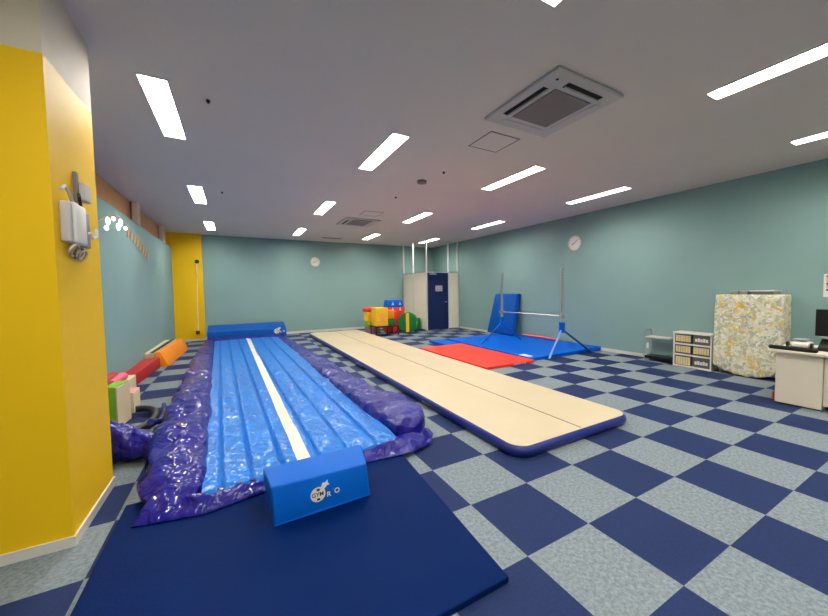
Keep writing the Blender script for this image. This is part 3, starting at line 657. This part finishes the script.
def drawer_unit():
    t = thing('drawer_unit', 'white six drawer plastic storage unit by the right wall', 'drawer unit', (5.67,1.105,0))
    X0,X1,Y0,Y1,HH = 5.53,5.82,.82,1.39,.61
    b = BM(); box(b,X0-.005,X1,Y0-.005,Y1+.005,HH-.03,HH,.005); obj('top', b, M['white'], t)
    b = BM(); box(b,X0,X1,Y0,Y0+.02,.0,HH-.03); box(b,X0,X1,Y1-.02,Y1,.0,HH-.03); box(b,X1-.02,X1,Y0+.02,Y1-.02,0,HH-.03)
    for z in (0,.20,.39): box(b,X0,X1-.02,Y0+.02,Y1-.02,z,z+.022)
    obj('casing', b, M['white'], t)
    for zi,z in enumerate((.024,.224,.414)):
        hgt = (.17,.16,.16)[zi]
        for k,(ya,yb) in enumerate(((1.115,1.365),(.845,1.095))):
            cream = (k==0) or zi==1
            b = BM(); box(b,X0+.012,X1-.03,ya,yb,z,z+hgt,.008); d = obj('drawer', b, M['drawer'], t)
            b = BM()
            if cream:
                for q in range(6): box(b,X0+.004,X0+.014,ya+.012+q*.038,ya+.043+q*.038,z+.03 if zi else z+.012,z+hgt-.02)
                obj('drawer_contents', b, M['basket'], d)
            else:
                for q in range(5): box(b,X0+.004,X0+.014,ya+.03+q*.038,ya+.06+q*.038,z+.05,z+.05+.05+.012*(q%2))
                obj('drawer_contents', b, M['white'], d)
    return t
drawer_unit()

# shelf hidden under the floral cloth
t = thing('storage_rack', 'tall rack hidden under the floral cloth', 'rack', (5.7,.36,0))
b = BM(); box(b,5.58,5.82,.03,.74,1.22,1.25); obj('top_board', b, M['white'], t)
for x in (5.60,5.80):
    for y in (0.05,.72): b = BM(); cyl(b,(x,y,0),(x,y,1.22),.012,8); obj('leg', b, M['steel'], t)
b = BM()
path = []
def corner_path(s):
    # s in 0..1 around wall -> front -> wall ; returns x,y,normal
    L1,L2 = .30,.80; tot = 2*L1+L2; d = s*tot
    if d < L1: return 5.84-d, .79, (0,1)
    if d < L1+L2: return 5.54, .79-(d-L1), (-1,0)
    return 5.54+(d-L1-L2), -.01, (0,-1)
NS, NZ = 150, 50; g = []
for i in range(NS+1):
    s = i/NS; x,y,nn = corner_path(s); col_ = []
    f = max(0,min(1,(s-.205)/.59)) if .2 < s < .8 else (0 if s <= .2 else 1)
    zb = .03+.10*math.exp(-((f)/.10)**2)+.02*math.sin(f*9)+.20*math.exp(-((f-1)/.10)**2)
    for j in range(NZ+1):
        v = j/NZ; z = 1.27-(1.27-zb)*v
        a = v**.7
        wv = a*(.020*math.sin(f*38+1.2*math.sin(v*3))+.014*math.sin(f*17+2))+ .03*a*a*math.sin(f*math.pi)
        wv += .010*nz(y*6,z*5,s)
        wv = max(wv,-.012)
        rnd = .02*max(0,1-v*20)
        col_.append(b.verts.new((min(5.845,x+nn[0]*(wv-rnd)), y+nn[1]*(wv-rnd)*.4, z)))
    g.append(col_)
for i in range(NS):
    for j in range(NZ): b.faces.new((g[i][j],g[i][j+1],g[i+1][j+1],g[i+1][j]))
b.faces.new([g[i][0] for i in range(NS+1)])
o = obj('floral_cloth', b, M['floral'], smooth='all'); tag(o,'cream floral cloth with yellow flowers draped over the tall rack','cloth')
o.modifiers.new('thick','SOLIDIFY').thickness = -.003
# things on top of the cloth
t = thing('document_tray', 'grey tray with a white lid on top of the floral cloth', 'tray', (5.68,.22,1.275))
b = BM(); hexa(b,[(5.57,.12,1.275),(5.78,.12,1.275),(5.78,.33,1.275),(5.57,.33,1.275),(5.55,.09,1.32),(5.80,.09,1.32),(5.80,.36,1.32),(5.55,.36,1.32)]); obj('tray_body', b, M['grey'], t)
b = BM(); box(b,5.54,5.81,.08,.38,1.321,1.340,.004); obj('lid', b, M['white'], t)
t = thing('clear_box', 'small clear box on top of the floral cloth, left', 'box', (5.64,.56,1.275), group='clear boxes on the cloth')
b = BM(); box(b,5.58,5.70,.52,.62,1.275,1.325,.006); obj('box_body', b, M['grey'], t)
b = BM(); box(b,5.575,5.705,.515,.625,1.326,1.334,.003); obj('lid', b, M['trim_white'], t)
dup(t,(5.64,.44,1.275),'small clear box on the floral cloth, between its twin and the tray')

t = thing('reception_desk', 'beige office desk at the right edge of the room', 'desk', (4.65,-.9,0))
DX = 4.33
b = BM(); box(b,DX-.05,5.1,-1.7,-.20,.615,.648,.008); obj('desktop', b, M['desk'], t)
b = BM(); box(b,DX,5.0,-.65,-.27,.015,.612,.004); obj('pedestal', b, M['desk'], t)
b = BM(); box(b,DX+.02,DX+.04,-1.65,-.655,.06,.612); obj('modesty_panel', b, M['desk'], t)
b = BM(); box(b,DX,5.0,-1.68,-1.65,.015,.612); obj('side_panel', b, M['desk'], t)
b = BM(); box(b,DX+.02,4.98,-.63,-.29,0,.015); obj('plinth', b, M['dark'], t)
b = BM(); tube(b,[(DX-.01,-.205,.675),(DX-.01,-.215,.675),(DX-.015,-.60,.675),(DX-.015,-.612,.675)],[.012,.024,.024,.012],14)
o = obj('wrist_rest', b, M['black'], smooth=True); tag(o,'long rounded black bar along the front edge of the desk','wrist rest')
t = thing('tape_printer', 'small white machine with black ends on the desk', 'printer', (4.62,-.42,.65))
b = BM(); box(b,4.52,4.70,-.50,-.33,.665,.735,.025,3); obj('body', b, M['white'], t, smooth=True)
b = BM(); box(b,4.50,4.72,-.53,-.32,.649,.664,.004); obj('base', b, M['black'], t)
b = BM(); cyl(b,(4.53,-.325,.70),(4.53,-.305,.70),.03,16); cyl(b,(4.53,-.525,.70),(4.53,-.505,.70),.03,16); obj('end_cap', b, M['black'], t, smooth=True)
b = BM(); box(b,4.54,4.68,-.47,-.35,.745,.765,.008); cyl(b,(4.6,-.41,.733),(4.6,-.41,.747),.02,10); obj('paper_roll_cover', b, M['grey'], t)
t = thing('computer_monitor', 'black computer monitor on the desk at the right edge', 'monitor', (4.8,-.7,.65))
b = BM(); box(b,4.74,4.78,-1.0,-.49,.80,1.12,.006); obj('screen', b, M['black'], t)
b = BM(); box(b,4.78,4.82,-.80,-.70,.665,.95,.004); obj('stand', b, M['black'], t)
b = BM(); box(b,4.70,4.88,-.86,-.64,.650,.664,.004); obj('stand_foot', b, M['black'], t)
t = thing('desk_phone', 'black and grey desk phone in front of the monitor', 'phone', (4.6,-.62,.65))
b = BM(); hexa(b,[(4.52,-.70,.65),(4.68,-.70,.65),(4.68,-.56,.65),(4.52,-.56,.65),(4.52,-.70,.69),(4.68,-.70,.78),(4.68,-.56,.78),(4.52,-.56,.69)],.006); obj('body', b, M['black'], t)
b = BM(); box(b,4.60,4.66,-.70,-.56,.785,.81,.008); obj('handset', b, M['grey'], t)
t = thing('floor_bag', 'narrow dark bag with a red base between the cloth and the desk', 'bag', (4.52,-.2,0))
b = BM(); box(b,4.50,4.60,-.25,-.20,.0,.09,.015,3); obj('base', b, M['darkred'], t, smooth=True)
b = BM(); hexa(b,[(4.52,-.25,.09),(4.62,-.25,.09),(4.62,-.215,.09),(4.52,-.215,.09),(4.53,-.25,.34),(4.60,-.25,.34),(4.60,-.225,.34),(4.53,-.225,.34)],.008); obj('body', b, M['black'], t)
# notice on the right wall
t = thing('wall_notice', 'white paper notice with red and brown bars on the right wall', 'notice', (XR,-.5,1.23))
b = BM(); box(b,XR-.006,XR,-.66,-.32,1.24,1.56); obj('paper', b, M['white'], t)
for nm,z0_,z1_,mm in (('header_bar',1.515,1.54,'brown'),('pink_band',1.44,1.512,'pinktint'),('middle_bar',1.41,1.435,'brown'),('pink_band',1.36,1.407,'pinktint'),('lower_bar',1.325,1.35,'brown')):
    b = BM(); box(b,XR-.008,XR-.006,-.64,-.345,z0_,z1_); obj(nm, b, M[mm], t)
